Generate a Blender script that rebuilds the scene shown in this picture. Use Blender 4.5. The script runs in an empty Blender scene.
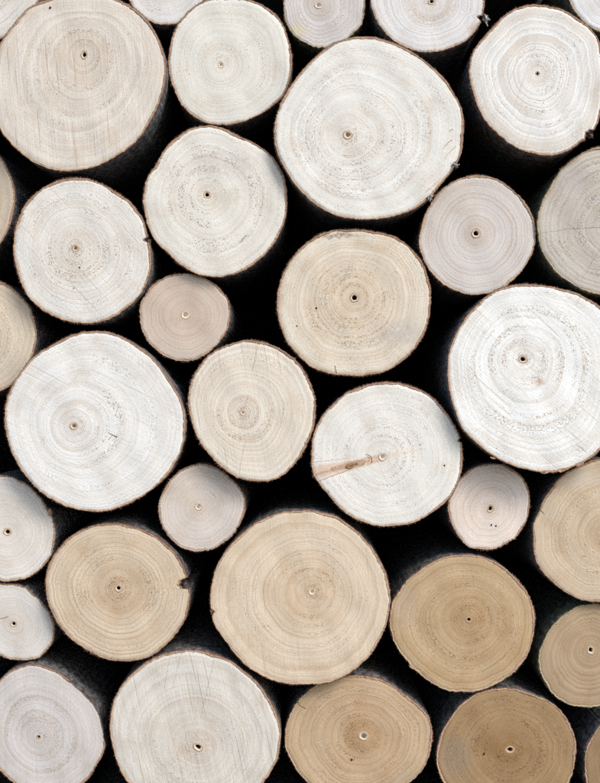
import bpy, math, random
import numpy as np

# ------------------------------------------------------------------ camera, sky, sun, exposure
D0 = 1.50            # metres from the lens to the mean plane of the sawn ends
K = 0.001            # one photograph pixel is about one millimetre on that plane
ZC = 0.620           # height of the lens above the ground
sc = bpy.context.scene
cam_d = bpy.data.cameras.new("camera")
cam = bpy.data.objects.new("camera", cam_d)
sc.collection.objects.link(cam)
cam.location = (0, -D0, ZC)
cam.rotation_euler = (math.radians(90), 0, 0)
cam_d.sensor_fit = 'VERTICAL'
cam_d.sensor_height = 36
cam_d.lens = 36 * D0 / (783 * K)
cam_d.clip_start = 0.05
cam_d.clip_end = 500
sc.camera = cam

SUN_AZ, SUN_EL = 40.0, 40.0      # degrees right of the viewing axis (behind the camera), above the horizon
world = bpy.data.worlds.new("World")
sc.world = world
world.use_nodes = True
wn = world.node_tree
sky = wn.nodes.new("ShaderNodeTexSky")
sky.sky_type = 'NISHITA'
sky.sun_disc = False
sky.sun_elevation = math.radians(SUN_EL)
sky.air_density = 1.0
sky.dust_density = 1.6
sky.ozone_density = 0.8
wn.links.new(sky.outputs[0], wn.nodes["Background"].inputs[0])
wn.nodes["Background"].inputs[1].default_value = 0.12

sx = math.sin(math.radians(SUN_AZ)) * math.cos(math.radians(SUN_EL))
sy = -math.cos(math.radians(SUN_AZ)) * math.cos(math.radians(SUN_EL))
sz = math.sin(math.radians(SUN_EL))
# the sky's sun_rotation turns clockwise from +Y seen from above
sky.sun_rotation = math.atan2(sx, sy)
sun_d = bpy.data.lights.new("sun", 'SUN')
sun_d.energy = 1.15
sun_d.angle = math.radians(22)
sun_d.color = (1.0, 0.975, 0.945)
sun = bpy.data.objects.new("sun", sun_d)
sc.collection.objects.link(sun)
from mathutils import Vector
sun.rotation_euler = Vector((sx, sy, sz)).to_track_quat('Z', 'Y').to_euler()

vs = sc.view_settings
vs.view_transform = 'Standard'
vs.look = 'None'
vs.exposure = 1.08
vs.gamma = 1.0
vs.use_curve_mapping = False
sc.cycles.use_denoising = False      # the pixels keep their fine grain, as the photograph's do
sc.cycles.max_bounces = 6
sc.cycles.diffuse_bounces = 4

COL = sc.collection
rng = np.random.default_rng(7)
random.seed(7)
BACKING_Y = 0.54


# ------------------------------------------------------------------ small helpers
def lin(c):
    return tuple((x / 255 / 12.92) if x <= 10.3 else ((x / 255 + 0.055) / 1.055) ** 2.4 for x in c)


def mesh_obj(name, verts, faces, mat, parent=None, smooth=True, attrs=None):
    me = bpy.data.meshes.new(name)
    me.from_pydata([tuple(map(float, v)) for v in verts], [], [tuple(int(i) for i in f) for f in faces])
    me.materials.append(mat)
    if smooth:
        me.polygons.foreach_set("use_smooth", [True] * len(me.polygons))
    for an, (typ, data) in (attrs or {}).items():
        a = me.attributes.new(an, typ, 'POINT')
        flat = np.asarray(data, dtype=np.float32).ravel()
        a.data.foreach_set('vector' if typ == 'FLOAT_VECTOR' else 'value', flat)
    me.update()
    o = bpy.data.objects.new(name, me)
    COL.objects.link(o)
    if parent is not None:
        o.parent = parent
    return o


def periodic_noise(n, rs, fmin, fmax, k):
    """k random sines over the circle, about -1..1."""
    th = np.linspace(0, 2 * math.pi, n, endpoint=False)
    v = np.zeros(n)
    for _ in range(k):
        v += np.sin(rs.integers(fmin, fmax + 1) * th + rs.uniform(0, 6.283)) * rs.uniform(.4, 1)
    return v / math.sqrt(k)


class NT:
    """Short-hand for building node trees."""
    def __init__(self, tree):
        self.t = tree

    def n(self, typ, **kw):
        nd = self.t.nodes.new(typ)
        for k, v in kw.items():
            setattr(nd, k, v)
        return nd

    def set(self, sock, v):
        if isinstance(v, bpy.types.NodeSocket):
            self.t.links.new(v, sock)
        elif v is not None:
            sock.default_value = v

    def m(self, op, a, b=None, c=None, clamp=False):
        nd = self.n("ShaderNodeMath", operation=op, use_clamp=clamp)
        for i, v in enumerate((a, b, c)):
            self.set(nd.inputs[i], v)
        return nd.outputs[0]

    def vm(self, op, a, b=None):
        nd = self.n("ShaderNodeVectorMath", operation=op)
        self.set(nd.inputs[0], a)
        if op == 'SCALE':
            self.set(nd.inputs[3], b)
        elif b is not None:
            self.set(nd.inputs[1], b)
        return nd.outputs[1] if op in ('DOT_PRODUCT', 'LENGTH', 'DISTANCE') else nd.outputs[0]

    def noise(self, vec=None, scale=1.0, detail=2.0, rough=0.5, w=None, dim='3D'):
        nd = self.n("ShaderNodeTexNoise", noise_dimensions=dim)
        if vec is not None:
            self.set(nd.inputs['Vector'], vec)
        if w is not None:
            self.set(nd.inputs['W'], w)
        self.set(nd.inputs['Scale'], scale)
        self.set(nd.inputs['Detail'], detail)
        self.set(nd.inputs['Roughness'], rough)
        return nd.outputs[0]

    def ss(self, v, a, b, lo=0.0, hi=1.0):
        nd = self.n("ShaderNodeMapRange", interpolation_type='SMOOTHSTEP')
        for i, x in enumerate((v, a, b, lo, hi)):
            self.set(nd.inputs[i], x)
        return nd.outputs[0]

    def mix(self, f, a, b, blend='MIX'):
        nd = self.n("ShaderNodeMix", data_type='RGBA', blend_type=blend)
        self.set(nd.inputs[0], f)
        for i, v in ((6, a), (7, b)):
            if isinstance(v, tuple) and len(v) == 3:
                v = v + (1,)
            self.set(nd.inputs[i], v)
        return nd.outputs[2]

    def xyz(self, x, y, z):
        nd = self.n("ShaderNodeCombineXYZ")
        for i, v in enumerate((x, y, z)):
            self.set(nd.inputs[i], v)
        return nd.outputs[0]

    def sep(self, v):
        nd = self.n("ShaderNodeSeparateXYZ")
        self.set(nd.inputs[0], v)
        return nd.outputs


def new_mat(name, rough=0.8, spec=0.25):
    m = bpy.data.materials.new(name)
    m.use_nodes = True
    b = m.node_tree.nodes["Principled BSDF"]
    b.inputs['Roughness'].default_value = rough
    b.inputs['Specular IOR Level'].default_value = spec
    return m, NT(m.node_tree), b


# ------------------------------------------------------------------ wood node group: growth rings, pores, saw marks
def make_wood_group():
    g = bpy.data.node_groups.new("sawn_end_grain", 'ShaderNodeTree')
    itf = g.interface

    def inp(name, typ, d):
        s = itf.new_socket(name, in_out='INPUT', socket_type=typ)
        s.default_value = d
    inp('Base', 'NodeSocketColor', (.7, .65, .58, 1))
    inp('Tan', 'NodeSocketColor', (.45, .33, .22, 1))
    inp('Seed', 'NodeSocketFloat', 0.0)
    inp('Spacing', 'NodeSocketFloat', 8.0)
    inp('Ring', 'NodeSocketFloat', 1.0)
    inp('Pore', 'NodeSocketFloat', 1.0)
    inp('SawAngle', 'NodeSocketFloat', 0.0)
    inp('Saw', 'NodeSocketFloat', 1.0)
    inp('Core', 'NodeSocketFloat', 0.4)
    inp('CoreSize', 'NodeSocketFloat', 0.45)
    itf.new_socket('Color', in_out='OUTPUT', socket_type='NodeSocketColor')
    itf.new_socket('Height', in_out='OUTPUT', socket_type='NodeSocketFloat')
    t = NT(g)
    gi = t.n("NodeGroupInput").outputs
    go = t.n("NodeGroupOutput")
    at = t.n("ShaderNodeAttribute", attribute_name="polar")
    pol = t.sep(at.outputs['Vector'])
    tt = pol[0]                                   # 0 at the pith, 1 at the bark
    rad = pol[2]                                  # ring coordinate in mm
    P = t.vm('SCALE', t.n("ShaderNodeTexCoord").outputs['Object'], 1000.0)
    seedv = t.xyz(t.m('MULTIPLY', gi['Seed'], 17.3), t.m('MULTIPLY', gi['Seed'], 5.1), t.m('MULTIPLY', gi['Seed'], 31.7))
    Ps = t.vm('ADD', P, seedv)
    ps = t.sep(Ps)
    n_low = t.m('SUBTRACT', t.noise(Ps, .028, 1.5), .5)
    n_mid = t.m('SUBTRACT', t.noise(Ps, .16, 2), .5)
    r = t.m('ADD', t.m('ADD', rad, t.m('MULTIPLY', n_low, 4.5)), t.m('MULTIPLY', n_mid, .7))
    w1 = t.noise(None, 1, 1, w=t.m('MULTIPLY_ADD', r, .055, t.m('MULTIPLY', gi['Seed'], 3.1)), dim='1D')
    ph = t.m('ADD', t.m('ADD', t.m('DIVIDE', r, gi['Spacing']), t.m('MULTIPLY', w1, 3.2)), gi['Seed'])
    f = t.m('FRACT', ph)
    idx = t.m('FLOOR', ph)
    line = t.m('MULTIPLY', t.ss(f, .45, .93), t.ss(f, .93, 1.0, 1.0, 0.0))
    amp = t.n("ShaderNodeTexWhiteNoise", noise_dimensions='1D')
    t.set(amp.inputs['W'], t.m('ADD', idx, gi['Seed']))
    amp = t.m('MULTIPLY_ADD', amp.outputs[0], .8, .25)
    sector = t.noise(Ps, .022, 1)
    line = t.m('MULTIPLY', t.m('MULTIPLY', line, amp), t.ss(sector, .25, .7, .35, 1.15))
    pale = t.m('MULTIPLY', t.ss(f, .0, .07), t.ss(f, .07, .34, 1.0, 0.0))
    pale = t.m('MULTIPLY', pale, amp)
    band = t.noise(None, 1, 2, w=t.m('MULTIPLY_ADD', r, .10, t.m('MULTIPLY', gi['Seed'], 7.7)), dim='1D')
    fine = t.noise(None, 1, 2, w=t.m('MULTIPLY_ADD', r, .75, t.m('MULTIPLY', gi['Seed'], 9.9)), dim='1D')
    # pores: short dashes along the rings
    pv = t.xyz(t.m('MULTIPLY', ps[0], .5), t.m('MULTIPLY', ps[2], .5), t.m('MULTIPLY', r, .85))
    pn = t.noise(pv, 1.0, 2, .6)
    pz = t.m('MULTIPLY', t.ss(t.noise(None, 1, 1, w=t.m('MULTIPLY_ADD', r, .12, t.m('MULTIPLY', gi['Seed'], 4.3)), dim='1D'), .42, .62),
             t.ss(t.noise(t.vm('ADD', Ps, (50, 9, 80)), .03, 1), .36, .62))
    pz = t.m('MULTIPLY', pz, t.ss(tt, .45, .95, 1.0, .25))
    pz = t.m('ADD', pz, .12)
    pore = t.m('MULTIPLY', t.ss(pn, .51, .68), pz)
    pore = t.m('MULTIPLY', pore, gi['Pore'], clamp=True)
    # saw marks: straight scratches in one direction
    ca, sa = t.m('COSINE', gi['SawAngle']), t.m('SINE', gi['SawAngle'])
    u = t.m('ADD', t.m('MULTIPLY', ps[0], ca), t.m('MULTIPLY', ps[2], sa))
    v = t.m('SUBTRACT', t.m('MULTIPLY', ps[2], ca), t.m('MULTIPLY', ps[0], sa))
    saw = t.m('SUBTRACT', t.noise(t.xyz(t.m('MULTIPLY', u, .8), t.m('MULTIPLY', v, .014), 0), 1, 3, .65), .5)
    kerf = t.ss(t.noise(t.xyz(t.m('MULTIPLY', u, .34), t.m('MULTIPLY', v, .011), 4.0), 1, 1, .4), .66, .74)
    chat = t.m('SUBTRACT', t.noise(t.xyz(t.m('MULTIPLY', u, .9), t.m('MULTIPLY', v, .16), 9.0), 1, 2, .6), .5)
    grain = t.m('SUBTRACT', t.noise(Ps, .75, 3, .75), .5)
    blot = t.m('SUBTRACT', t.noise(t.vm('ADD', Ps, (11, 3, 7)), .045, 3, .6), .5)
    core = t.m('MULTIPLY', t.ss(tt, 0.02, gi['CoreSize'], 1.0, 0.0), t.ss(t.noise(Ps, .06, 3, .6), .3, .65, .45, 1.15))
    core = t.m('MULTIPLY', core, gi['Core'], clamp=True)

    col = gi['Base']
    col = t.mix(t.m('MULTIPLY', t.m('MULTIPLY', line, .46), gi['Ring'], clamp=True), col, gi['Tan'])
    col = t.mix(t.m('MULTIPLY', t.ss(band, .35, .68), t.m('MULTIPLY', gi['Ring'], .21), clamp=True), col, gi['Tan'])
    col = t.mix(t.m('MULTIPLY', t.ss(fine, .47, .64), t.m('MULTIPLY', gi['Ring'], .30), clamp=True), col, gi['Tan'])
    col = t.mix(t.ss(t.noise(t.vm('ADD', Ps, (71, 5, 33)), .035, 4, .62), .46, .74, 0.0, .42), col, gi['Tan'])
    col = t.mix(t.m('MULTIPLY', core, 1.5, clamp=True), col, gi['Tan'])
    col = t.mix(t.m('MULTIPLY', pore, .66), col, t.mix(1.0, gi['Tan'], (.62, .48, .36), 'MULTIPLY'))
    col = t.mix(t.m('MULTIPLY', kerf, t.m('MULTIPLY', gi['Saw'], .36), clamp=True), col, gi['Tan'])
    shade = t.m('ADD', 1.0, t.m('MULTIPLY', t.m('MULTIPLY', saw, gi['Saw']), .30))
    shade = t.m('ADD', shade, t.m('MULTIPLY', pale, t.m('MULTIPLY', gi['Ring'], .05)))
    shade = t.m('ADD', shade, t.m('MULTIPLY', grain, .30))
    shade = t.m('ADD', shade, t.m('MULTIPLY', blot, .12))
    col = t.mix(1.0, col, t.xyz(shade, shade, shade), 'MULTIPLY')
    h = t.m('MULTIPLY', t.m('ADD', line, t.m('MULTIPLY', pale, -.7)), t.m('MULTIPLY', gi['Ring'], -.06))
    h = t.m('ADD', h, t.m('MULTIPLY', saw, t.m('MULTIPLY', gi['Saw'], .22)))
    h = t.m('ADD', h, t.m('MULTIPLY', chat, .16))
    h = t.m('ADD', h, t.m('MULTIPLY', pore, -.22))
    h = t.m('ADD', h, t.m('MULTIPLY', kerf, t.m('MULTIPLY', gi['Saw'], -.12)))
    h = t.m('ADD', h, t.m('MULTIPLY', grain, .13))
    h = t.m('ADD', h, t.m('MULTIPLY', band, .12))
    t.set(go.inputs['Color'], col)
    t.set(go.inputs['Height'], h)
    return g


WOOD = make_wood_group()


def wood_material(L):
    m, t, b = new_mat("sawn_wood", .72, .22)
    g = t.n("ShaderNodeGroup")
    g.node_tree = WOOD
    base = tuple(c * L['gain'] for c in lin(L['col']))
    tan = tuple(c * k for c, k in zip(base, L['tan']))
    for k, v in (('Base', base + (1,)), ('Tan', tan + (1,)), ('Seed', L['seed']), ('Spacing', L['spacing'] * .72), ('Ring', L['ring']),
                 ('Pore', L['pore']), ('SawAngle', L['sawdir']), ('Saw', L['saw']), ('Core', L['core']), ('CoreSize', L['coresize'])):
        g.inputs[k].default_value = v
    col, h = g.outputs[0], g.outputs[1]
    P = t.vm('SCALE', t.n("ShaderNodeTexCoord").outputs['Object'], 1000.0)
    if L['stains_and_tones'] or L['lines']:
        wob = t.n("ShaderNodeTexNoise")
        t.set(wob.inputs['Vector'], P)
        wob.inputs['Scale'].default_value = .12
        wob.inputs['Detail'].default_value = 3
        Pw = t.vm('ADD', P, t.vm('SCALE', t.vm('SUBTRACT', wob.outputs['Color'], (.5, .5, .5)), 14.0))
        Pl = t.vm('ADD', P, t.vm('SCALE', t.vm('SUBTRACT', wob.outputs['Color'], (.5, .5, .5)), 3.0))
    for (x, z, rx, rz, c, s) in L['stains_and_tones']:
        d = t.vm('MULTIPLY', t.vm('SUBTRACT', Pw, (x, 0, z)), (1 / rx, 0, 1 / rz))
        f = t.ss(t.vm('LENGTH', d), .35, 1.1, s, 0.0)
        f = t.m('MULTIPLY', f, t.ss(t.noise(P, .25, 3, .65), .3, .6, .35, 1.0))
        col = t.mix(f, col, c)
    for (x0, z0, x1, z1, w0, w1, c, s) in L['lines']:
        dx, dz = x1 - x0, z1 - z0
        ln = math.hypot(dx, dz)
        dx, dz = dx / ln, dz / ln
        q = t.vm('SUBTRACT', Pl, (x0, 0, z0))
        al = t.vm('DOT_PRODUCT', q, (dx / ln, 0, dz / ln))
        pe = t.m('ABSOLUTE', t.vm('DOT_PRODUCT', q, (-dz, 0, dx)))
        wd = t.m('MAXIMUM', t.m('MULTIPLY_ADD', al, w1 - w0, w0), .12)
        f = t.ss(t.m('DIVIDE', pe, wd), .45, 1.0, s, 0.0)
        f = t.m('MULTIPLY', f, t.m('MULTIPLY', t.ss(al, -.02, .05), t.ss(al, .93, 1.02, 1.0, 0.0)))
        if max(w0, w1) > 2:
            f = t.m('MULTIPLY', f, t.ss(t.noise(P, .3, 3, .6), .25, .6, .45, 1.0))
        else:
            h = t.m('SUBTRACT', h, t.m('MULTIPLY', f, .5))
        col = t.mix(f, col, c)
    bump = t.n("ShaderNodeBump")
    bump.inputs['Strength'].default_value = .8
    bump.inputs['Distance'].default_value = .001
    t.set(bump.inputs['Height'], h)
    t.set(b.inputs['Base Color'], col)
    t.set(b.inputs['Normal'], bump.outputs[0])
    return m


def make_bark_material(name, seed, grey, rimtan, rimred, lichen):
    """rim attribute: 0..1 across the cut edge of the bark, above 1 the outer skin."""
    m, t, b = new_mat(name, .85, .2)
    rim = t.n("ShaderNodeAttribute", attribute_name="rim").outputs['Fac']
    P = t.vm('ADD', t.vm('SCALE', t.n("ShaderNodeTexCoord").outputs['Object'], 1000.0), (seed * 13.1, seed * 7.7, seed * 3.3))
    n1 = t.noise(P, .35, 3, .65)
    n2 = t.noise(P, .08, 2)
    rr = t.m('ADD', rim, t.m('MULTIPLY', t.m('SUBTRACT', n1, .5), .28))
    dark = tuple(c * .8 for c in rimtan)
    col = t.mix(t.ss(rr, .02, .22), dark, rimtan)
    col = t.mix(t.m('MULTIPLY', t.ss(n2, .45, .7), .55), col, tuple(c * .6 for c in rimtan))
    col = t.mix(t.ss(rr, .50, .84), col, rimred)
    skin_p = t.vm('MULTIPLY', P, (1, .35, 1))
    s1 = t.noise(skin_p, .22, 4, .7)
    s2 = t.noise(P, .05, 2)
    skin = t.mix(t.ss(s1, .35, .7), tuple(c * .4 for c in grey), tuple(c * 1.9 for c in grey))
    skin = t.mix(t.ss(s2, .5, .75, 0, .5), skin, (grey[0] * 1.3, grey[1] * 1.05, grey[2] * .8))
    if lichen > 0:
        lm = t.m('MULTIPLY', t.ss(t.noise(P, .045, 2), .47, .60), lichen)
        skin = t.mix(lm, skin, (.24, .25, .09))
        col = t.mix(t.m('MULTIPLY', lm, .7), col, (.30, .31, .13))
    col = t.mix(t.ss(rim, 1.0, 1.25), col, skin)
    bump = t.n("ShaderNodeBump")
    bump.inputs['Strength'].default_value = .9
    bump.inputs['Distance'].default_value = .002
    t.set(bump.inputs['Height'], t.m('ADD', t.m('MULTIPLY', s1, .8), t.m('MULTIPLY', n1, .3)))
    t.set(b.inputs['Base Color'], col)
    t.set(b.inputs['Normal'], bump.outputs[0])
    return m


def make_pith_material(name, ring, lip, hole):
    """pr attribute: 0 in the centre, 1 at the outer edge of the pith."""
    m, t, b = new_mat(name, .8, .2)
    pr = t.n("ShaderNodeAttribute", attribute_name="pr").outputs['Fac']
    P = t.vm('SCALE', t.n("ShaderNodeTexCoord").outputs['Object'], 1000.0)
    n = t.m('SUBTRACT', t.noise(P, .9, 3, .6), .5)
    q = t.m('ADD', pr, t.m('MULTIPLY', n, .12))
    col = t.mix(t.ss(q, .42, .52), hole, lip)
    col = t.mix(t.ss(q, .66, .80), col, ring)
    b2 = t.n("ShaderNodeBump")
    b2.inputs['Distance'].default_value = .0008
    t.set(b2.inputs['Height'], n)
    t.set(b.inputs['Base Color'], col)
    t.set(b.inputs['Normal'], b2.outputs[0])
    return m


def simple_material(name, c1, c2, scale, rough=.85, bumpd=.001):
    m, t, b = new_mat(name, rough, .2)
    P = t.vm('SCALE', t.n("ShaderNodeTexCoord").outputs['Object'], 1000.0)
    n = t.noise(P, scale, 4, .65)
    t.set(b.inputs['Base Color'], t.mix(t.ss(n, .35, .65), c1, c2))
    bm = t.n("ShaderNodeBump")
    bm.inputs['Distance'].default_value = bumpd
    t.set(bm.inputs['Height'], n)
    t.set(b.inputs['Normal'], bm.outputs[0])
    return m


BARKS = [make_bark_material("bark", i * 3.7 + 1, g, rt, rr, li) for i, (g, rt, rr, li) in enumerate([
    ((.12, .122, .13), (.42, .29, .19), (.150, .070, .048), 0),
    ((.095, .092, .092), (.38, .25, .16), (.120, .055, .040), 0),
    ((.115, .11, .105), (.46, .33, .22), (.180, .085, .055), 0),
    ((.11, .112, .095), (.42, .34, .22), (.150, .110, .060), .25)])]
FIBRE = [simple_material("bark_fibre", (.20, .10, .065), (.34, .21, .14), .4),
         simple_material("bark_fibre", (.07, .05, .04), (.22, .14, .10), .4)]
STUB_DARK = simple_material("stub_bark", (.012, .010, .009), (.055, .043, .035), .45, .85, .002)
STUB_GREY = simple_material("curled_bark", (.10, .09, .085), (.46, .43, .40), .5, .8, .001)
FLAKE = simple_material("inner_bark", (.20, .11, .07), (.44, .29, .19), .3, .8, .001)
KNOT = simple_material("knot_wood", (.12, .05, .025), (.46, .27, .15), .6, .7, .001)
PITH = {k: make_pith_material("pith_" + k, *v) for k, v in {
    'hole': ((.44, .30, .19), (.66, .57, .46), (.025, .016, .010)),
    'brown': ((.42, .29, .18), (.50, .36, .24), (.07, .04, .022)),
    'grey': ((.46, .32, .20), (.62, .52, .41), (.20, .15, .11)),
    'plug': ((.52, .39, .27), (.70, .64, .56), (.46, .37, .28))}.items()}

# ------------------------------------------------------------------ the setting: ground, and an unseen dark backing added to keep the gaps black
gm = simple_material("earth", (.10, .075, .05), (.24, .18, .125), .02, .95, .01)
g = mesh_obj("ground", [(-60, -60, 0), (60, -60, 0), (60, 60, 0), (-60, 60, 0)], [(0, 1, 2, 3)], gm, smooth=False)
g['kind'] = 'structure'
wmat = simple_material("dark_backing", (.010, .009, .008), (.022, .019, .017), .03, .95, .004)
vv = [(x, y, z) for x in (-1.1, 1.1) for y in (BACKING_Y, BACKING_Y + .1) for z in (.002, 1.5)]
w = mesh_obj("added_backing", vv, [(0, 1, 5, 4), (2, 6, 7, 3), (0, 2, 3, 1), (4, 5, 7, 6), (1, 3, 7, 5), (0, 4, 6, 2)], wmat, smooth=False)
w['kind'] = 'structure'

# ------------------------------------------------------------------ the logs: outlines read off the photograph
# key: (crop x0, y0, scale) of the outline points, points, pith (photo px), proud (mm), colour, options, label
def circ(cx, cy, r, n=22, e=.03, s=1):
    rs = np.random.default_rng(s)
    a0 = rs.uniform(0, 6.28)
    return [(cx + r * (1 + e * math.sin(2 * a + a0) + .5 * e * math.sin(3 * a + 2 * a0)) * math.cos(a),
             cy + r * (1 + e * math.sin(2 * a + a0) + .5 * e * math.sin(3 * a + 2 * a0)) * math.sin(a))
            for a in np.linspace(0, 2 * math.pi, n, endpoint=False)]


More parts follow.
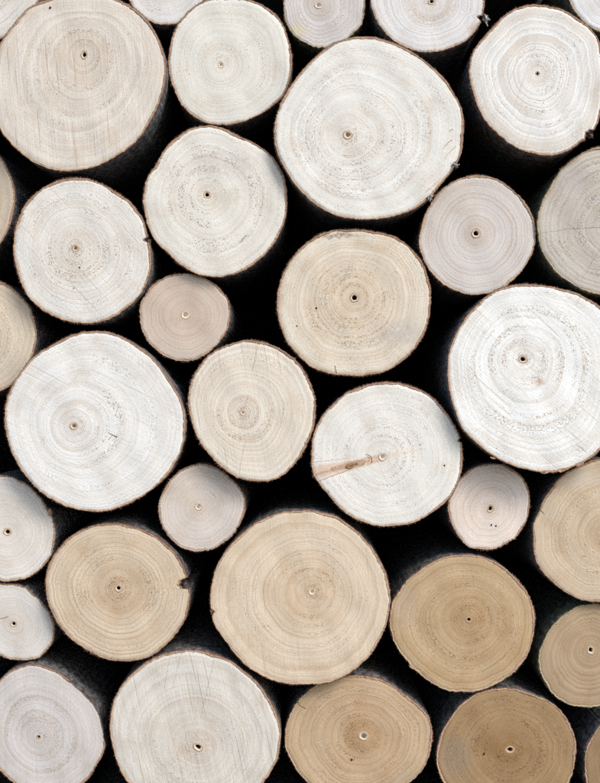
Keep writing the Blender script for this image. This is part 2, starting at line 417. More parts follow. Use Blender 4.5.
PALE, MID, TAN = (.74, .63, .53), (.73, .59, .45), (.71, .57, .43)     # stained wood relative to the clear wood
ID = (0, 0, 1)
LOGS = [
 dict(o=(0, 0, 3.53), p=[(290,-14),(390,-9),(450,15),(510,60),(555,125),(580,195),(588,250),(578,320),(548,400),(500,480),(440,535),(360,580),(280,603),(210,605),(140,585),(75,545),(20,490),(-16,420),(-30,310),(-22,220),(0,150),(45,85),(95,30),(150,2),(210,-12)],
  pith=(84.1,54.7), ps=(3.9,4.8,'hole'), proud=12, col=(220,214,203), sawdir=.08, saw=1.7, core=.3, coresize=.6, pore=1.0, spacing=10, bark=0,
  stains_and_tones=[], spots=[(50,7.5)], label='big pale log at the top left corner, vertical saw scratches and off-centre pith'),
 dict(o=ID, p=circ(-20,-19,62,e=.015,s=2), pith=(-24,-22), ps=(3.5,3.5,'hole'), proud=-22, col=(221,219,211), label='pale log cut off in the very top left corner'),
 dict(o=ID, p=circ(166,-14,40,e=.02,s=3), pith=(165,-18), ps=(3,3,'hole'), proud=-18, col=(219,218,214), spacing=7, ring=1.2, label='small pale log at the top edge above the two left logs'),
 dict(o=(160,0,4.286), p=[(290,-14),(345,-10),(400,2),(470,40),(520,90),(552,170),(568,260),(560,340),(530,410),(480,462),(410,502),(340,530),(270,538),(200,530),(140,500),(85,440),(45,350),(32,270),(40,190),(65,120),(110,55),(180,5),(235,-10)],
  pith=(221,64.6), ps=(3.2,4.0,'plug'), proud=-9, col=(224,223,213), saw=.35, ring=.8, core=.12, pore=.9, spacing=8, bark=1, label='cream white log left of the top middle, pale filled pith and even rings'),
 dict(o=(270,0,2.609), p=[(35,0),(38,50),(55,85),(90,112),(130,125),(170,118),(210,95),(238,65),(248,30),(248,-10),(235,-50),(200,-80),(142,-92),(85,-78),(48,-40)],
  pith=(318.5,5.3), ps=(5,4,'plug'), proud=-15, col=(211,207,204), saw=.4, ring=1.1, bark=3, spacing=7, stains_and_tones=[(-28,-22,9,9,(.55,.50,.22),.5)], label='smaller log at the top edge over the biggest log, greenish spot on its rim'),
 dict(o=(270,0,2.609), p=[(262,0),(268,35),(290,75),(325,110),(370,132),(420,138),(470,128),(515,105),(545,70),(558,30),(560,-10),(545,-65),(500,-115),(420,-138),(340,-115),(285,-60)],
  pith=(431.7,1), ps=(4.2,4,'hole'), proud=-8, col=(223,224,223), saw=.6, ring=1.5, spacing=8, stains_and_tones=[(50,-22,18,9,(.40,.24,.12),.6)], notch=[(484,19,4,3.5)], curls=[(485,18,9)], label='white log at the top edge with grey bark curl on its right rim'),
 dict(o=ID, p=circ(618,-19,54,e=.015,s=5), pith=(620,-20), ps=(3.5,3.5,'hole'), proud=-14, col=(222,225,226), bark=3, saw=.4, label='white log cut off in the top right corner'),
 dict(o=(270,30,3.0), p=[(290,18),(350,30),(410,55),(470,95),(520,140),(560,200),(580,250),(583,300),(577,360),(560,405),(520,455),(480,505),(420,545),(350,565),(280,570),(210,562),(150,535),(95,490),(50,430),(20,370),(10,310),(18,260),(35,210),(65,160),(110,105),(165,55),(220,28)],
  pith=(347.7,135), ps=(5.4,4.6,'grey'), proud=10, col=(227,227,220), saw=.5, sawdir=1.1, ring=.9, pore=1.3, core=.12, coresize=.5, spacing=9, bark=0,
  curls=[(455,166,7),(428.5,198,6)], notch=[(456,166,3.5,2)], lines=[(449,132,453,129,.2,.9,(.36,.22,.12),.7),(442,150,452,139,.2,.8,(.36,.22,.12),.7),(444,158,456,146,.2,.7,(.40,.26,.15),.6),(425,192,455,170,1.5,3.2,(.46,.30,.18),.5)], label='largest log in the upper middle, bright white with two bark stubs at lower right'),
 dict(o=(460,0,4.286), p=[(320,18),(400,28),(460,48),(520,85),(570,130),(605,190),(622,300),(618,400),(603,500),(575,560),(520,610),(460,650),(390,670),(310,660),(240,635),(170,585),(110,525),(70,450),(45,370),(37,300),(50,230),(90,170),(140,115),(190,65),(250,30)],
  pith=(537.7,73.5), ps=(2.6,2.6,'brown'), proud=10, col=(232,234,231), saw=1.0, sawdir=-.35, ring=1.4, pore=1.3, core=.30, coresize=.3, spacing=11, bark=1, notch=[(590,134,9,3.5)], stubs=[(590.5,134.5,4.2)], label='big white log at the upper right with a dark knob on its lower right rim'),
 dict(o=(140,120,3.947), p=[(270,22),(330,32),(390,62),(450,90),(510,130),(550,180),(575,240),(583,300),(578,370),(560,430),(530,490),(480,545),(420,590),(350,615),(290,622),(220,608),(160,575),(110,530),(60,480),(30,420),(12,350),(12,290),(30,225),(65,170),(100,110),(150,65),(205,33)],
  pith=(207.1,194.7), ps=(4.2,4.4,'hole'), proud=-1, col=(226,225,216), saw=.35, pore=1.5, ring=.9, core=.2, coresize=.35, spacing=9, stains_and_tones=[(8,35,45,16,(.40,.36,.33),.35)], lines=[(239,243,247,235,.3,.6,(.25,.13,.07),.8)], label='white log left of the largest one, grey speckled rings above its pith'),
 dict(o=(8,172,4.0), p=[(270,22),(330,30),(390,55),(450,90),(500,130),(540,190),(560,260),(575,320),(570,400),(550,460),(510,515),(450,565),(390,597),(310,607),(240,600),(170,575),(110,535),(60,470),(30,390),(18,310),(25,240),(40,180),(70,125),(110,85),(160,50),(215,30)],
  pith=(75.5,248.2), ps=(4.0,4.0,'grey'), proud=5, col=(227,226,219), saw=.9, sawdir=.75, pore=1.6, core=.3, coresize=.4, spacing=8, bark=0, notch=[(147.5,240,4,4)], stubs=[(148.5,241,3)], spots=[(79.5,267.5)], fringe=1.6, label='white log under the top left one, small dark hole below its pith'),
 dict(o=(412,170,4.615), p=[(310,22),(380,35),(440,70),(500,120),(545,180),(572,250),(575,320),(555,390),(520,450),(470,510),(420,550),(350,572),(270,577),(200,560),(130,520),(80,465),(45,400),(30,330),(40,260),(65,190),(110,115),(160,70),(230,35)],
  pith=(476.1,233.5), ps=(5.4,5.2,'hole'), proud=-13, col=(211,206,201), saw=.25, ring=1.3, pore=.35, core=.22, coresize=.35, spacing=7.5, bark=2, label='small pinkish log right of the largest one, clear rings and round pith hole'),
 dict(o=(520,140,4.9), p=[(392,30),(330,50),(270,85),(220,125),(180,170),(145,230),(110,290),(90,350),(82,410),(88,480),(105,540),(150,620),(200,670),(260,710),(330,745),(392,760),(470,760),(560,730),(640,670),(700,580),(730,470),(720,350),(680,230),(620,140),(550,75),(470,35)],
  pith=(613.9,226.7), ps=(4,4,'hole'), proud=-11, col=(198,194,185), saw=.8, sawdir=.9, pore=1.8, ring=1.5, core=.1, spacing=9, bark=3, stains_and_tones=[(-28,42,34,18,(.36,.33,.32),.5),(-55,30,20,16,(.48,.36,.24),.45)],
  lines=[(610,227,562,229,.5,.3,(.24,.17,.13),.7),(566,230,541,233,.35,.2,(.28,.2,.15),.55),(611,230,581,282,.5,.2,(.28,.2,.15),.5)], label='greyish log cut by the right edge with radial drying cracks'),
 dict(o=(270,225,3.529), p=[(270,15),(340,18),(400,28),(450,45),(500,85),(540,135),(563,200),(570,260),(562,330),(545,390),(510,440),(460,490),(400,520),(330,535),(270,533),(200,525),(150,505),(100,465),(60,415),(35,360),(22,290),(28,220),(50,160),(80,110),(130,60),(190,25)],
  pith=(354.7,297.5), ps=(5.4,5.4,'hole'), proud=2, col=(223,215,198), saw=.7, sawdir=-.3, pore=1.5, core=.35, coresize=.75, spacing=8, bark=1, tan=MID, stains_and_tones=[(46,-30,26,17,(.38,.36,.33),.62),(-15,67,26,3,(.12,.08,.05),.7)], spots=[(316.5,308),(297,326)], lines=[(335,366,337,377,.5,.8,(.06,.04,.03),.9)], fringe=1.5, label='tan log below the largest one, grey stain at lower right, round pith hole'),
 dict(o=(130,265,5.4545), p=[(290,45),(350,50),(410,70),(460,100),(505,145),(535,190),(548,250),(545,310),(520,380),(480,430),(430,480),(370,515),(310,528),(240,520),(180,495),(130,455),(85,405),(60,345),(50,280),(52,225),(75,170),(115,115),(170,75),(230,52)],
  pith=(185.4,315), ps=(5.2,4.8,'plug'), proud=-13, col=(204,190,176), saw=.1, ring=.9, pore=.15, core=.12, spacing=9, bark=0, stains_and_tones=[(8,18,10,16,(.42,.31,.23),.4)], label='smallest brownish log left of centre with a white pith'),
 dict(o=ID, p=circ(-57,202,73,e=.02,s=7), pith=(-60,200), ps=(4,4,'hole'), proud=-14, col=(204,191,172), tan=MID, label='tan log sliver at the left edge beside the top left log'),
 dict(o=ID, p=circ(-25,337,61,e=.02,s=8), pith=(-28,338), ps=(4,4,'hole'), proud=-12, col=(212,201,181), tan=MID, spacing=9, label='tan half log at the left edge above the big white one'),
 dict(o=(0,325,3.077), p=[(290,18),(350,25),(410,55),(465,95),(510,150),(545,205),(568,265),(573,320),(560,380),(535,435),(500,480),(450,520),(390,555),(320,575),(250,572),(180,550),(120,510),(70,455),(35,390),(15,320),(15,260),(30,200),(60,150),(100,100),(160,60),(225,28)],
  pith=(73.8,426), ps=(4.4,4.0,'grey'), proud=13, col=(227,228,224), saw=.9, sawdir=1.1, pore=1.2, ring=.9, core=.1, spacing=9, bark=0, fringe=1.5, lines=[(108,433,117,437,.4,.9,(.10,.05,.03),.9),(112,436,108,440,.2,.4,(.2,.1,.06),.7)], label='biggest log at the left, white, with a tiny dark crack right of its pith'),
 dict(o=(180,335,4.138), p=[(300,20),(370,35),(430,65),(490,115),(535,185),(560,260),(562,330),(550,400),(520,470),(480,530),(430,580),(370,605),(310,608),(245,595),(190,565),(140,520),(90,460),(55,390),(33,310),(30,250),(45,190),(75,130),(120,80),(180,45),(240,25)],
  pith=(242.8,412.8), ps=(3.0,3.0,'plug'), proud=6, col=(224,218,205), saw=1.3, sawdir=.16, pore=1.0, ring=1.4, core=.2, coresize=.3, spacing=7, bark=1, lines=[(258,342,252,372,.5,.3,(.45,.31,.2),.6),(248,395,240,420,.3,.5,(.45,.31,.2),.5),(244,445,239,475,.4,.4,(.45,.31,.2),.5)], label='upright oval cream log left of centre with a steep saw scratch through it'),
 dict(o=(440,278,3.75), p=[(300,22),(400,28),(480,45),(540,68),(600,105),(640,150),(675,230),(690,350),(675,480),(640,590),(595,655),(540,692),(470,720),(400,733),(330,722),(260,700),(200,670),(140,625),(85,570),(55,500),(35,430),(25,350),(35,270),(60,205),(100,140),(160,80),(220,40)],
  pith=(523.2,359.3), ps=(5.4,4.4,'hole'), proud=20, col=(236,239,236), saw=1.2, sawdir=.85, pore=1.6, ring=1.0, core=.15, coresize=.4, spacing=11, bark=0, fringe=1.5, flakes=[(563,470,9,3),(545,472.5,6,2.5),(580,464,7,3),(493,458,5,2)], stains_and_tones=[(8,-3,6,4,(.40,.22,.11),.7)], lines=[(576,444,587,453,.5,.3,(.30,.2,.14),.8)], label='huge white log at the right edge with torn bark along its bottom'),
 dict(o=(305,375,3.636), p=[(290,25),(350,30),(410,48),(470,85),(520,140),(555,200),(572,250),(575,310),(565,370),(540,430),(500,475),(450,510),(390,540),(310,553),(240,545),(180,525),(130,490),(85,440),(45,390),(22,340),(22,270),(30,210),(60,150),(100,105),(150,65),(220,35)],
  pith=(382.6,456.7), ps=(4.6,4.6,'plug'), proud=6, col=(229,229,222), saw=.4, sawdir=.4, pore=1.3, ring=.8, core=.12, coresize=.25, spacing=9, bark=0, notch=[(458,441,3.5,3)], stubs=[(315,476.5,3.6),(458,441,2.2)], spots=[(444.5,465.5)],
  lines=[(311,473,354,465,9.5,6.5,(.54,.38,.27),.85),(344,467,384,457,6.0,5.0,(.50,.34,.22),.9),(330,470,366,461,3.2,4.0,(.34,.19,.11),.75),(314,476,333,470,1.6,1.8,(.40,.25,.15),.6),(346,468,358,464,1.3,1.6,(.10,.05,.03),.7),(317,482,365,464,.6,.4,(.42,.24,.13),.7),(312,463,350,458,.5,.3,(.5,.32,.2),.6),(371.5,463,371,457,.9,.7,(.14,.07,.04),.8),(371,457,366,454.5,.7,.5,(.14,.07,.04),.7),(383,457,425,449,3.4,.6,(.62,.48,.36),.5)],
  knots=[(350.5,466,5.2,2.6,.3),(367,459.5,3.6,2.9,.5)], label='white log right of centre with a brown knot streak to its left rim'),
 dict(o=(150,455,5.714), p=[(300,48),(360,60),(420,95),(480,145),(520,195),(545,250),(545,310),(530,370),(495,430),(450,485),(390,525),(330,548),(260,555),(195,540),(140,505),(90,450),(60,390),(45,330),(50,260),(75,200),(110,145),(160,95),(230,58)],
  pith=(198.5,506.6), ps=(4.4,4.4,'plug'), proud=-13, col=(213,205,196), saw=.15, ring=.7, pore=.2, core=.15, spacing=7, bark=0, lines=[(210,492,216,499,.4,.4,(.4,.27,.18),.6)], label='small log between the big left log and the large tan log below'),
 dict(o=(440,455,6.0), p=[(330,50),(390,60),(450,90),(500,140),(530,200),(543,270),(535,340),(515,410),(475,475),(420,525),(360,555),(290,572),(220,568),(160,545),(110,495),(75,430),(50,360),(45,300),(60,240),(95,175),(140,115),(200,75),(265,53)],
  pith=(490.7,508.7), ps=(3.6,5.0,'hole'), proud=-12, col=(231,220,210), saw=.15, ring=1.0, pore=.3, core=.2, spacing=6.5, bark=0, spots=[(491.5,525),(496,526)], label='small log tucked under the huge white log at the right'),
 dict(o=(0,465,3.82), p=[(0,38),(50,45),(100,70),(140,105),(175,150),(200,200),(212,250),(208,300),(195,350),(165,390),(120,425),(70,443),(20,447),(-30,440),(-90,420),(-140,370),(-175,310),(-185,245),(-175,180),(-140,115),(-90,65),(-40,42)],
  pith=(7.3,531.8), ps=(4.6,4.6,'hole'), proud=-7, col=(223,220,213), saw=.3, ring=1.1, pore=.4, core=.15, spacing=7, flakes=[(49.5,512,4,7)], label='upper of two small pale logs at the left edge, bark chip on its rim'),
 dict(o=(40,505,3.75), p=[(265,68),(330,75),(400,98),(460,135),(510,185),(545,245),(562,310),(562,370),(545,430),(515,480),(470,530),(410,570),(340,588),(270,583),(200,560),(130,515),(80,465),(45,410),(22,340),(20,270),(35,210),(70,160),(110,120),(160,90),(210,72)],
  pith=(118.4,588.2), ps=(4.2,4.2,'hole'), proud=2, col=(208,194,172), saw=.4, sawdir=.3, pore=1.6, ring=1.3, core=.4, coresize=.6, spacing=7, tan=MID, bark=1, fringe=1.4, notch=[(182,584,9,9)], stubs=[(184.5,583.5,3.8),(93,652,2.6)], label='tan log at the lower left with a black notch in its right rim'),
 dict(o=(205,500,3.158), p=[(310,32),(370,38),(420,55),(470,90),(515,135),(550,185),(575,240),(587,300),(580,370),(555,440),(515,500),(460,545),(400,575),(320,583),(240,578),(170,550),(110,505),(60,440),(25,385),(15,310),(20,265),(35,210),(65,160),(110,110),(170,65),(240,40)],
  pith=(312,591.8), ps=(3.8,4.0,'plug'), proud=10, col=(214,201,180), saw=.9, sawdir=.1, pore=1.0, ring=1.0, core=.45, coresize=.65, spacing=9, tan=MID, bark=2, notch=[(214,611,5,3)], stubs=[(213,611,3.8)], label='large tan log below the centre with a black notch in its left rim'),
 dict(o=(385,540,3.871), p=[(310,55),(370,62),(430,85),(490,130),(540,185),(570,240),(582,300),(578,360),(560,430),(525,490),(480,530),(430,562),(370,585),(310,592),(240,585),(170,550),(110,500),(60,440),(28,380),(15,310),(25,250),(50,200),(90,150),(140,110),(200,75),(250,60)],
  pith=(469,619.6), ps=(3.4,3.4,'brown'), proud=-8, col=(192,170,136), saw=.35, sawdir=.2, pore=1.4, ring=1.3, core=.4, coresize=.6, spacing=7.5, tan=TAN, bark=2, flakes=[(411,667,4,2)], lines=[(482,673,506,655,.3,.5,(.20,.11,.06),.6)], stains_and_tones=[(-60,15,14,30,(.45,.40,.34),.3)], label='tan brown log with a small dark pith below the knot streak log'),  # tan wood, darkened in its colour for the shade at lower right
 dict(o=(500,440,4.61), p=[(420,93),(370,115),(310,145),(260,190),(215,250),(180,320),(155,390),(150,450),(155,520),(175,580),(220,640),(280,690),(340,725),(400,745),(461,752),(530,748),(610,725),(690,665),(745,575),(770,450),(755,330),(710,220),(640,140),(560,98),(480,86)],
  pith=(606,533), ps=(4,4,'hole'), proud=-4, col=(207,192,169), saw=.5, sawdir=.2, pore=1.0, ring=1.3, core=.4, coresize=.5, spacing=9, tan=MID, bark=1, stubs=[(540.5,510,2.2)], stains_and_tones=[(-12,55,30,12,(.48,.44,.38),.5)], lines=[(538,508,545,515,.8,.4,(.05,.03,.02),.9)], label='tan log cut by the right edge under the huge white one'),  # lower-right shade and the lighter-lit top are put into the wood colours
 dict(o=(0,465,3.82), p=[(0,450),(60,455),(100,470),(145,505),(180,545),(205,590),(210,635),(200,680),(175,715),(140,740),(80,748),(30,742),(-20,720),(-70,680),(-90,620),(-90,560),(-60,500),(-30,465)],
  pith=(13.6,623.9), ps=(3.8,3.8,'hole'), proud=-11, col=(216,213,206), saw=.2, ring=.9, pore=.3, core=.1, spacing=7, lines=[(0,619,8,617,1,.5,(.3,.2,.14),.7)], label='lower of two small pale logs at the left edge'),
 dict(o=(525,595,4.165), p=[(312,38),(250,40),(200,55),(150,90),(110,130),(80,180),(58,240),(55,290),(70,340),(100,395),(140,435),(190,460),(250,470),(312,465),(370,440),(420,400),(455,340),(470,270),(460,200),(430,130),(380,75)],
  pith=(591,650.2), ps=(4.2,5.0,'hole'), proud=-12, col=(179,159,131), saw=.3, ring=1.2, pore=.5, core=.2, spacing=8, tan=TAN, bark=3, label='light brown log at the right edge, upright dark pith hole, low in the pile'),  # wood colour also holds the shade of the lower right
 dict(o=(0,655,5.4545), p=[(160,48),(230,55),(300,80),(370,125),(430,175),(490,235),(535,300),(560,370),(572,440),(575,500),(555,560),(520,620),(470,690),(400,740),(310,772),(210,775),(130,745),(65,698),(0,640),(-50,570),(-85,480),(-95,380),(-85,280),(-50,190),(0,130),(70,75)],
  pith=(38.5,737), ps=(2.6,2.6,'brown'), proud=2, col=(206,203,199), saw=.7, sawdir=.05, pore=.8, ring=1.0, core=.12, spacing=9, bark=1, bare=[(70,680,104,742)], label='white log in the bottom left corner with bark missing at its upper right'),
 dict(o=(105,643,3.333), p=[(290,22),(350,32),(410,55),(470,95),(520,145),(555,200),(580,260),(587,320),(578,380),(555,430),(530,467),(480,520),(410,560),(320,578),(230,568),(150,530),(75,467),(40,400),(20,330),(15,270),(25,200),(55,140),(100,90),(160,50),(225,28)],
  pith=(198,747.4), ps=(6.0,4.4,'hole'), proud=8, col=(214,211,202), saw=1.6, sawdir=.2, pore=.7, ring=.9, core=.3, coresize=.5, spacing=9, bark=2, lines=[(215,655,200,720,.35,.35,(.46,.33,.24),.55),(182,650,172,690,.35,.3,(.46,.33,.24),.5),(170,655,164,690,.3,.3,(.46,.33,.24),.5)], label='large white log at the bottom edge with steep saw scratches'),
 dict(o=(280,665,3.75), p=[(270,38),(340,42),(400,62),(440,90),(490,125),(540,170),(565,210),(573,270),(565,330),(540,390),(490,442),(430,490),(350,525),(270,530),(190,515),(130,470),(80,420),(40,360),(18,300),(18,240),(35,185),(65,135),(110,90),(160,60),(210,45)],
  pith=(363.5,735.9), ps=(6.2,5.2,'grey'), proud=-8, col=(195,173,143), saw=.3, pore=1.4, ring=1.2, core=.5, coresize=.5, spacing=8, tan=TAN, bark=2, stubs=[(298,702,2.6)], stains_and_tones=[(48,-48,22,14,(.32,.28,.22),.4)], spots=[(351.5,760)], lines=[(298,704,306,709,.7,.4,(.08,.05,.03),.9),(316,742,329,738,.7,.7,(.42,.42,.42),.5)], label='brown log at the bottom edge with a wide pale ringed pith'),  # brown includes painted shade from the lower-right fall-off
 dict(o=(430,680,3.529), p=[(260,28),(320,35),(390,60),(450,95),(490,145),(512,200),(518,250),(510,310),(490,364),(450,420),(390,465),(320,490),(250,490),(170,470),(110,430),(60,380),(30,330),(22,270),(30,210),(60,150),(100,95),(150,55),(200,35)],
  pith=(509.9,749.7), ps=(5.4,4.2,'brown'), proud=-12, col=(162,136,101), saw=.3, pore=1.9, ring=1.0, core=.45, coresize=.6, spacing=8, tan=TAN, bark=2, stains_and_tones=[(-52,-6,20,30,(.20,.18,.15),.42)], spots=[(484,754)], label='dark brown log at the bottom right with a grey stain on its left side'),  # darkest of the lower right: shade is painted into the wood colour
 dict(o=(525,595,4.165), p=[(312,540),(285,580),(262,620),(248,670),(248,720),(255,783),(280,835),(330,880),(400,908),(480,900),(555,855),(605,775),(618,680),(590,600),(530,530),(450,503),(370,508)],
  pith=(632,765), ps=(4,4,'hole'), proud=-12, col=(154,130,99), tan=TAN, label='brown log sliver in the bottom right corner'),  # corner shade is put into this brown too
]


def to_world(px, py, proud):
    """a photograph pixel to x, z on the plane that stands `proud` mm out of the mean plane."""
    s = (D0 - proud * .001) / D0
    return (px - 300) * K * s, ZC - (py - 391.5) * K * s


def smooth_closed(pts, n=900):
    """periodic Catmull-Rom through the points."""
    p = np.asarray(pts, float)
    m = len(p)
    out = []
    k = n // m + 1
    for i in range(m):
        a, b, c, d = p[i - 1], p[i], p[(i + 1) % m], p[(i + 2) % m]
        u = np.linspace(0, 1, k, endpoint=False)[:, None]
        out.append(.5 * ((2 * b) + (-a + c) * u + (2 * a - 5 * b + 4 * c - d) * u ** 2 + (-a + 3 * b - 3 * c + d) * u ** 3))
    return np.vstack(out)


NA = 320          # angular steps
TH = np.linspace(0, 2 * math.pi, NA, endpoint=False)
CT, ST = np.cos(TH), np.sin(TH)


def ring_faces(n_rings, na, base=0):
    i = np.arange(na)
    j = (i + 1) % na
    f = []
    for k in range(n_rings - 1):
        a = base + k * na
        f.append(np.stack([a + i, a + j, a + na + j, a + na + i], 1))
    return np.vstack(f)


def blob(name, parent, mat, c, size, rs, seg=10, ring=7):
    """an irregular lump for a broken branch stub"""
    v, f = [], []
    for a in range(ring + 1):
        ph = math.pi * a / ring
        for b in range(seg):
            th = 2 * math.pi * b / seg
            k = 1 + rs.uniform(-.28, .28)
            v.append((c[0] + size[0] * k * math.sin(ph) * math.cos(th), c[1] + size[1] * k * math.cos(ph), c[2] + size[2] * k * math.sin(ph) * math.sin(th)))
    for a in range(ring):
        for b in range(seg):
            f.append((a * seg + b, a * seg + (b + 1) % seg, (a + 1) * seg + (b + 1) % seg, (a + 1) * seg + b))
    return mesh_obj(name, v, f, mat, parent, smooth=False)


def strips(name, parent, mat, c, size, n, rs, out):
    """a tuft of curled bark strips, each with its own thickness"""
    v, f = [], []
    for _ in range(n):
        d = np.array([out[0] + rs.uniform(-.9, .9), rs.uniform(-.9, .1), out[1] + rs.uniform(-.9, .9)])
        d /= np.linalg.norm(d) + 1e-6
        s = np.cross(d, [rs.uniform(-1, 1), 1, rs.uniform(-1, 1)])
        s /= np.linalg.norm(s) + 1e-6
        nn = np.cross(d, s)
        ln = size * rs.uniform(.5, 1.1)
        wd = size * rs.uniform(.12, .30)
        cl = rs.uniform(-1.2, 1.2)
        p = np.array(c) + rs.uniform(-.35, .35, 3) * size * np.array([1, .5, 1])
        b0 = len(v)
        K_ = 5
        for k in range(K_):
            u = k / (K_ - 1)
            q = p + d * ln * u + nn * ln * cl * u * u * .6
            ww = wd * (1 - .75 * u)
            for (e1, e2) in ((-1, -.25), (1, -.25), (1, .25), (-1, .25)):
                v.append(q + s * ww * e1 + nn * ww * e2)
        for k in range(K_ - 1):
            for e in range(4):
                f.append((b0 + k * 4 + e, b0 + k * 4 + (e + 1) % 4, b0 + k * 4 + 4 + (e + 1) % 4, b0 + k * 4 + 4 + e))
        f.append((b0, b0 + 3, b0 + 2, b0 + 1))
        f.append(tuple(b0 + (K_ - 1) * 4 + e for e in range(4)))
    return mesh_obj(name, v, f, mat, parent, smooth=False)


DEFAULT = dict(ps=(4, 4, 'hole'), proud=0, col=(225, 215, 205), tan=PALE, saw=.6, sawdir=.3, ring=1.0, pore=.8, core=.25, coresize=.45, spacing=8,
               bark=0, stains_and_tones=[], lines=[], spots=[], notch=[], stubs=[], curls=[], flakes=[], knots=[], bare=[], fringe=1.0, length=.50, simple=False)


def build_log(i, src):
    L = dict(DEFAULT)
    L.update(src)
    rs = np.random.default_rng(100 + i)
    L['seed'] = float(rs.uniform(1, 40))
    L['gain'] = GAIN
    ox, oy, s = L['o']
    W = lambda x, y: to_world(x, y, L['proud'])
    if 'world' in L:
        pts = np.array(L['world'])
        cx, cz = pts.mean(0)
        pith = np.array([cx + rs.uniform(-.008, .008), cz + rs.uniform(-.008, .008)])
    else:
        pts = np.array([W(ox + x / s, oy + y / s) for x, y in L['p']])
        pith = np.array(W(*L['pith']))
        cx, cz = pts.mean(0)
    yf = -L['proud'] * .001
    root = bpy.data.objects.new("log", None)
    root.empty_display_size = .05
    root.location = (cx, yf, cz)
    COL.objects.link(root)
    root['label'] = L['label']
    root['category'] = 'log'
    root['group'] = L.get('group', 'logs stacked with their sawn ends facing out')
    c0 = np.array([cx, cz])
    pts = pts - c0
    p0 = pith - c0
    LX = lambda x, y: np.array(W(x, y)) - c0            # photo px to metres in the log's own plane
    # radius from the pith along each direction
    dn = smooth_closed(pts)
    dv = dn - p0
    an = np.mod(np.arctan2(dv[:, 1], dv[:, 0]), 2 * math.pi)
    o = np.argsort(an)
    R = np.interp(TH, an[o], np.hypot(dv[o, 0], dv[o, 1]), period=2 * math.pi)
    R = R + periodic_noise(NA, rs, 25, 60, 8) * .00022 + periodic_noise(NA, rs, 8, 20, 5) * .00025 + rs.normal(0, .00018, NA)
    bt = .0025 * (1 + .30 * periodic_noise(NA, rs, 4, 18, 7)) + rs.normal(0, .00016, NA)       # bark thickness
    bt = np.clip(bt * (.55 + .45 * min(1, float(R.mean()) / .075)), .0007, .0055)
    for (x0, y0, x1, y1) in L['bare']:
        a0, a1 = [math.atan2(*(LX(*q) - p0)[::-1]) % (2 * math.pi) for q in ((x1, y1), (x0, y0))]
        inside = (np.mod(TH - a0, 2 * math.pi) < np.mod(a1 - a0, 2 * math.pi))
        R = np.where(inside, R - .0012, R)
        bt = np.where(inside, .0005, bt)
    for (nx, ny, wd, dp) in L['notch']:
        q = LX(nx, ny) - p0
        d = np.abs(np.mod(TH - math.atan2(q[1], q[0]) + math.pi, 2 * math.pi) - math.pi) * np.hypot(*q) * 1000
        k = np.clip(1 - (d / (wd * .60)) ** 2, 0, 1) ** .4
        R = R - k * dp * .001 * (1 + rs.uniform(-.25, .25, NA))
    Rw = R - bt
    Rm = float(Rw.mean())
    tx, tz = rs.uniform(-.03, .03), rs.uniform(-.03, .03)            # the cut is never quite square
    tilt = lambda x, z: tx * x + tz * z
    e1, e2, ktype = L['ps']
    pa = rs.uniform(-.5, .5)
    pr = np.array([1 / math.sqrt((math.cos(a - pa) / e1) ** 2 + (math.sin(a - pa) / e2) ** 2) for a in TH]) * .001
    pr = .92 * pr * (1 + .07 * periodic_noise(NA, rs, 2, 5, 4))
    # ---- sawn face
    NR = 20 if L['simple'] else 44
    V, POL = [], []
    wv = [rs.uniform(0, 6.28) for _ in range(6)]
    for k in range(NR):
        u = k / (NR - 1)
        t = u
        shape = (Rm * (1 - math.sqrt(t)) + Rw * math.sqrt(t)) * t
        rr = pr * (1 - t) + shape if k < NR - 1 else Rw
        rr = np.minimum(np.maximum(rr, pr), Rw)
        x = p0[0] + rr * CT
        z = p0[1] + rr * ST
        y = tilt(x, z) + .0005 * np.sin(x * 55 + wv[0]) * np.sin(z * 60 + wv[1]) + .00025 * np.sin(x * 160 + wv[2] + z * 90)
        if k == NR - 1:
            y = y + .0005
        V.append(np.stack([x, y, z], 1))
        POL.append(np.stack([np.full(NA, t), np.zeros(NA), np.full(NA, t * Rm * 1000)], 1))
    V = np.vstack(V)
    F = ring_faces(NR, NA)
    # stains and lines come in photo px or local mm
    L['lines'] = [(*(LX(a, b) * 1000), *(LX(c, d) * 1000), w0, w1, col, st) for (a, b, c, d, w0, w1, col, st) in L['lines']]
    L['stains_and_tones'] = list(L['stains_and_tones']) + [(*(LX(a, b) * 1000), 1.4, 1.4, (.03, .02, .015), 1.0) for (a, b) in []]
    wm = wood_material(L)
    mesh_obj("cut_face", V, F, wm, root, attrs={'polar': ('FLOAT_VECTOR', np.vstack(POL))})
    yin = V[:NA, 1]
    # ---- pith: pale lip round a hole (or a spongy plug)
    hole = ktype in ('hole', 'brown')
    prof = [(1.06, .0006), (1.0, -.0001), (.86, -.0002), (.70, -.0001), (.58, .0000)]
    prof += [(.50, .0012), (.46, .0045), (.30, .0062), (.02, .0066)] if hole else [(.48, .0007), (.36, .0009), (.20, .0003), (.02, .0006)]
    hx, hz = rs.uniform(-.10, .10, 2)
    PV, PR = [], []
    for f_, yo in prof:
        off = (1 - f_) if f_ < .6 else 0
        x = p0[0] + pr * f_ * CT + hx * e1 * .001 * off
        z = p0[1] + pr * f_ * ST + hz * e2 * .001 * off
        PV.append(np.stack([x, yin.mean() + tilt(x - p0[0], z - p0[1]) + yo + rs.normal(0, .00005, NA), z], 1)[::4])
        PR.append(np.full(NA // 4, f_))
    n8 = NA // 4
    PF = ring_faces(len(prof), n8)[:, ::-1]
    PF = [tuple(q) for q in PF] + [tuple(range((len(prof) - 1) * n8, len(prof) * n8))]
    mesh_obj("pith", np.vstack(PV), PF, PITH[ktype], root, attrs={'pr': ('FLOAT', np.concatenate(PR))})
    # ---- bark: cut rim and the skin running back
    BV, BR = [], []
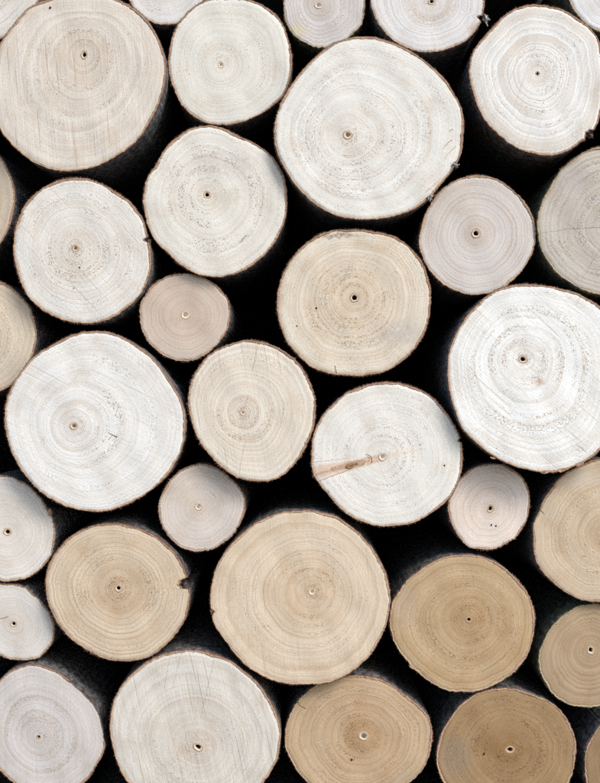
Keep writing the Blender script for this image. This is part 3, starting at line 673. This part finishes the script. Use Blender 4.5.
    rim = [(0.0, .0009), (.06, .0004), (.30, .0001), (.55, -.0001), (.80, .0002), (1.0, .0008)]
    edge_n = rs.normal(0, .00018, (len(rim), NA))
    for q, (u, yo) in enumerate(rim):
        rr = Rw + bt * u - (.0002 if q == 0 else 0)
        x = p0[0] + rr * CT
        z = p0[1] + rr * ST
        BV.append(np.stack([x, tilt(x, z) + yo + edge_n[q] + .0003 * periodic_noise(NA, rs, 10, 40, 6) * u, z], 1))
        BR.append(np.full(NA, u))
    depth = [.0016, .004, .009, .016, .026, .040, .060, .085, .12, .17, .24, .33, .42, L['length']]
    bx, bz = rs.uniform(-.006, .006), rs.uniform(-.006, .006)
    prev = periodic_noise(NA, rs, 4, 30, 8)
    for d in depth:
        nn = periodic_noise(NA, rs, 4, 40, 8)
        prev = .6 * prev + .4 * nn
        rr = R * (1 - .03 * d) - .0002 + .0006 * prev * min(1, d / .01)
        x = p0[0] + rr * CT + bx * d
        z = p0[1] + rr * ST + bz * d
        y = tilt(x, z) * max(0, 1 - d / .1) + d
        BV.append(np.stack([x, np.full(NA, 0) + y, z], 1))
        BR.append(np.full(NA, 1.3 if d < .002 else 2.0))
    BVn = np.vstack(BV)
    mesh_obj("bark", BVn, ring_faces(len(BV), NA), BARKS[L['bark']], root, attrs={'rim': ('FLOAT', np.concatenate(BR))})
    # ---- the far sawn end
    bk = BV[-1]
    mesh_obj("cut_face", np.vstack([bk, [[p0[0], L['length'], p0[1]]]]), [(k, NA, (k + 1) % NA) for k in range(NA)], BACK_WOOD, root)
    if L['simple']:
        return root
    # ---- splinters on the rim
    cl = np.clip(periodic_noise(NA, rs, 2, 12, 6) + .35, 0.03, None)
    cl = cl * (1 + 1.5 * np.clip(ST, 0, 1)) / 1.6                     # the saw leaves more on the upper side
    n = int(460 * L['fringe'] * Rm / .07)
    ks = rs.choice(NA, n, p=cl / cl.sum())
    sv, sf = [], []
    rim_o = BV[len(rim) - 1]
    for k in ks:
        base = rim_o[k] + np.array([rs.normal(0, .0002), rs.uniform(-.0002, .0006), rs.normal(0, .0002)])
        out = np.array([CT[k], 0, ST[k]])
        tan_ = np.array([-ST[k], 0, CT[k]])
        d = out * rs.uniform(.2, 1) + tan_ * rs.uniform(-1.1, 1.1) + np.array([0, -1, 0]) * rs.uniform(-.3, .9)
        d /= np.linalg.norm(d)
        ln = .0007 + .0011 * rs.random() ** 2 + (.0016 * rs.random() if rs.random() < .06 else 0)
        s1 = np.cross(d, out + .3)
        s1 /= np.linalg.norm(s1) + 1e-9
        s2 = np.cross(d, s1)
        w_ = rs.uniform(.00010, .00028)
        b0 = len(sv)
        sv += [base + s1 * w_, base - s1 * w_ * .5 + s2 * w_ * .8, base - s1 * w_ * .5 - s2 * w_ * .8, base + d * ln]
        sf += [(b0, b0 + 1, b0 + 3), (b0 + 1, b0 + 2, b0 + 3), (b0 + 2, b0, b0 + 3)]
    fo = mesh_obj("splinter_fringe", sv, sf, FIBRE[i % 2], root, smooth=False)
    fo['kind'] = 'stuff'
    # ---- marks of their own
    for (x, y, r_) in L['stubs']:
        q = LX(x, y)
        out = (q - p0) / np.hypot(*(q - p0))
        st = blob("branch_stub", root, STUB_DARK, (q[0], tilt(*q) + r_ * .0006 + .0022, q[1]), (r_ * .00085, r_ * .0011, r_ * .00075), rs)
        strips("bark_shred", st, FIBRE[1], (q[0], tilt(*q), q[1]), r_ * .0009, 5, rs, out)
    for (x, y, r_) in L['curls']:
        q = LX(x, y)
        out = (q - p0) / np.hypot(*(q - p0))
        st = blob("branch_stub", root, STUB_DARK, (q[0], tilt(*q) + r_ * .0007, q[1]), (r_ * .0005, r_ * .0009, r_ * .0005), rs)
        strips("bark_shred", st, STUB_GREY, (q[0], tilt(*q) - .0005, q[1]), r_ * .0009, 7, rs, out * .5)
    for (x, y, w_, h_) in L['flakes']:
        q = LX(x, y)
        m = 9
        av = np.linspace(0, 2 * math.pi, m, endpoint=False)
        out = (q - p0) / np.hypot(*(q - p0))
        tang = np.array([-out[1], out[0]])
        kk = rs.uniform(.65, 1.15, m)
        if w_ < h_:
            w_, h_ = h_, w_
        fp = [q + tang * w_ * .0007 * k * math.cos(a) + out * h_ * .0006 * k * math.sin(a) for a, k in zip(av, kk)]
        v = [(p[0], tilt(*p) - .0008 + rs.uniform(-.0003, .0003), p[1]) for p in fp] + [(p[0], tilt(*p) + .0007, p[1]) for p in fp]
        mesh_obj("bark_flake", v, [tuple(range(m))[::-1], tuple(range(m, 2 * m))] + [(k, (k + 1) % m, m + (k + 1) % m, m + k) for k in range(m)], FLAKE, root, smooth=False)
    for (x, y, a_, b_, an_) in L['knots']:
        q = LX(x, y)
        v, f = [], []
        m = 20
        for (f_, yo) in ((1.0, .0004), (.82, -.0004), (.6, -.0002), (.42, .0002), (.15, .0001)):
            for k in range(m):
                t_ = 2 * math.pi * k / m
                ex, ez = a_ * f_ * math.cos(t_), b_ * f_ * math.sin(t_)
                kx = 1 + rs.uniform(-.12, .12)
                xx = q[0] + (ex * math.cos(an_) - ez * math.sin(an_)) * .001 * kx
                zz = q[1] + (ex * math.sin(an_) + ez * math.cos(an_)) * .001 * kx
                v.append((xx, tilt(xx, zz) + yo + rs.uniform(-.0001, .0001), zz))
        f = [tuple(z) for z in ring_faces(5, m)[:, ::-1]] + [tuple(range(4 * m, 5 * m))]
        mesh_obj("knot", v, f, KNOT, root)
    for (x, y) in L['spots']:
        q = LX(x, y)
        v = [(q[0], tilt(*q) - .00005, q[1])]
        m = 10
        ra = [rs.uniform(.7, 1.3) for _ in range(m)]
        for (f_, yo) in ((.5, -.0006), (1.0, .0004)):
            for k in range(m):
                t_ = 2 * math.pi * k / m
                xx, zz = q[0] + .0011 * f_ * ra[k] * math.cos(t_), q[1] + .0013 * f_ * ra[k] * math.sin(t_)
                v.append((xx, tilt(xx, zz) + yo, zz))
        f = [(0, 1 + (k + 1) % m, 1 + k) for k in range(m)] + [(1 + k, 1 + (k + 1) % m, 1 + m + (k + 1) % m, 1 + m + k) for k in range(m)]
        mesh_obj("resin_speck", v, f, STUB_DARK, root)
    return root


GAIN = .86
BACK_WOOD = simple_material("far_end_wood", (.40, .31, .21), (.62, .52, .40), .05)
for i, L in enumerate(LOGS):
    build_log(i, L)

# ------------------------------------------------------------------ the pile goes on just past the picture's edges
taken = []
for L in LOGS:
    ox, oy, s = L['o']
    pw = np.array([to_world(ox + x / s, oy + y / s, L.get('proud', 0)) for x, y in L['p']])
    taken.append(pw)
dense = [smooth_closed(p, 120) for p in taken]
X0, X1, Z1 = -.46, .46, ZC + .53
prs = np.random.default_rng(21)
hw, hh = .300 + .012, .3915 + .012


def free_radius(c):
    d = min(float(np.min(np.hypot(q[:, 0] - c[0], q[:, 1] - c[1]))) for q in dense)
    return min(d - .002, c[1] - .003)


def inside_any(c):
    for q in dense:
        x, z = q[:, 0] - c[0], q[:, 1] - c[1]
        a = np.unwrap(np.arctan2(z, x))
        if abs(a[-1] - a[0]) > 3:
            return True
    return False


extra = []
for target in (.085, .075, .065, .055, .047, .040, .034):
    for _ in range(1500):
        c = np.array([prs.uniform(X0, X1), prs.uniform(.03, Z1)])
        dx, dz = abs(c[0]) - hw, abs(c[1] - ZC) - hh
        fd = math.hypot(max(dx, 0), max(dz, 0)) if (dx > 0 or dz > 0) else -1
        if fd < target or inside_any(c):
            continue
        fr = free_radius(c)
        if fr >= target and fr < target * 1.25:
            r_ = min(fr, fd, .09)
            if r_ < target * .9:
                continue
            pts = np.array(circ(c[0], c[1], r_ * .96, n=20, e=.02, s=len(extra) + 50))
            dense.append(smooth_closed(pts, 120))
            extra.append(pts)
for k, pts in enumerate(extra):
    col = [(226, 216, 206), (216, 198, 176), (200, 172, 138), (230, 225, 218)][k % 4]
    build_log(200 + k, dict(o=ID, world=pts, proud=float(prs.uniform(-18, 8)), col=col, tan=MID if k % 4 in (1, 2) else PALE, bark=k % 3, simple=True,
                            spacing=float(prs.uniform(7, 10)), sawdir=float(prs.uniform(-1, 1)), label="log of the same pile just outside the picture's edges",
                            group="logs just outside the picture's edges"))
print("extra logs", len(extra))
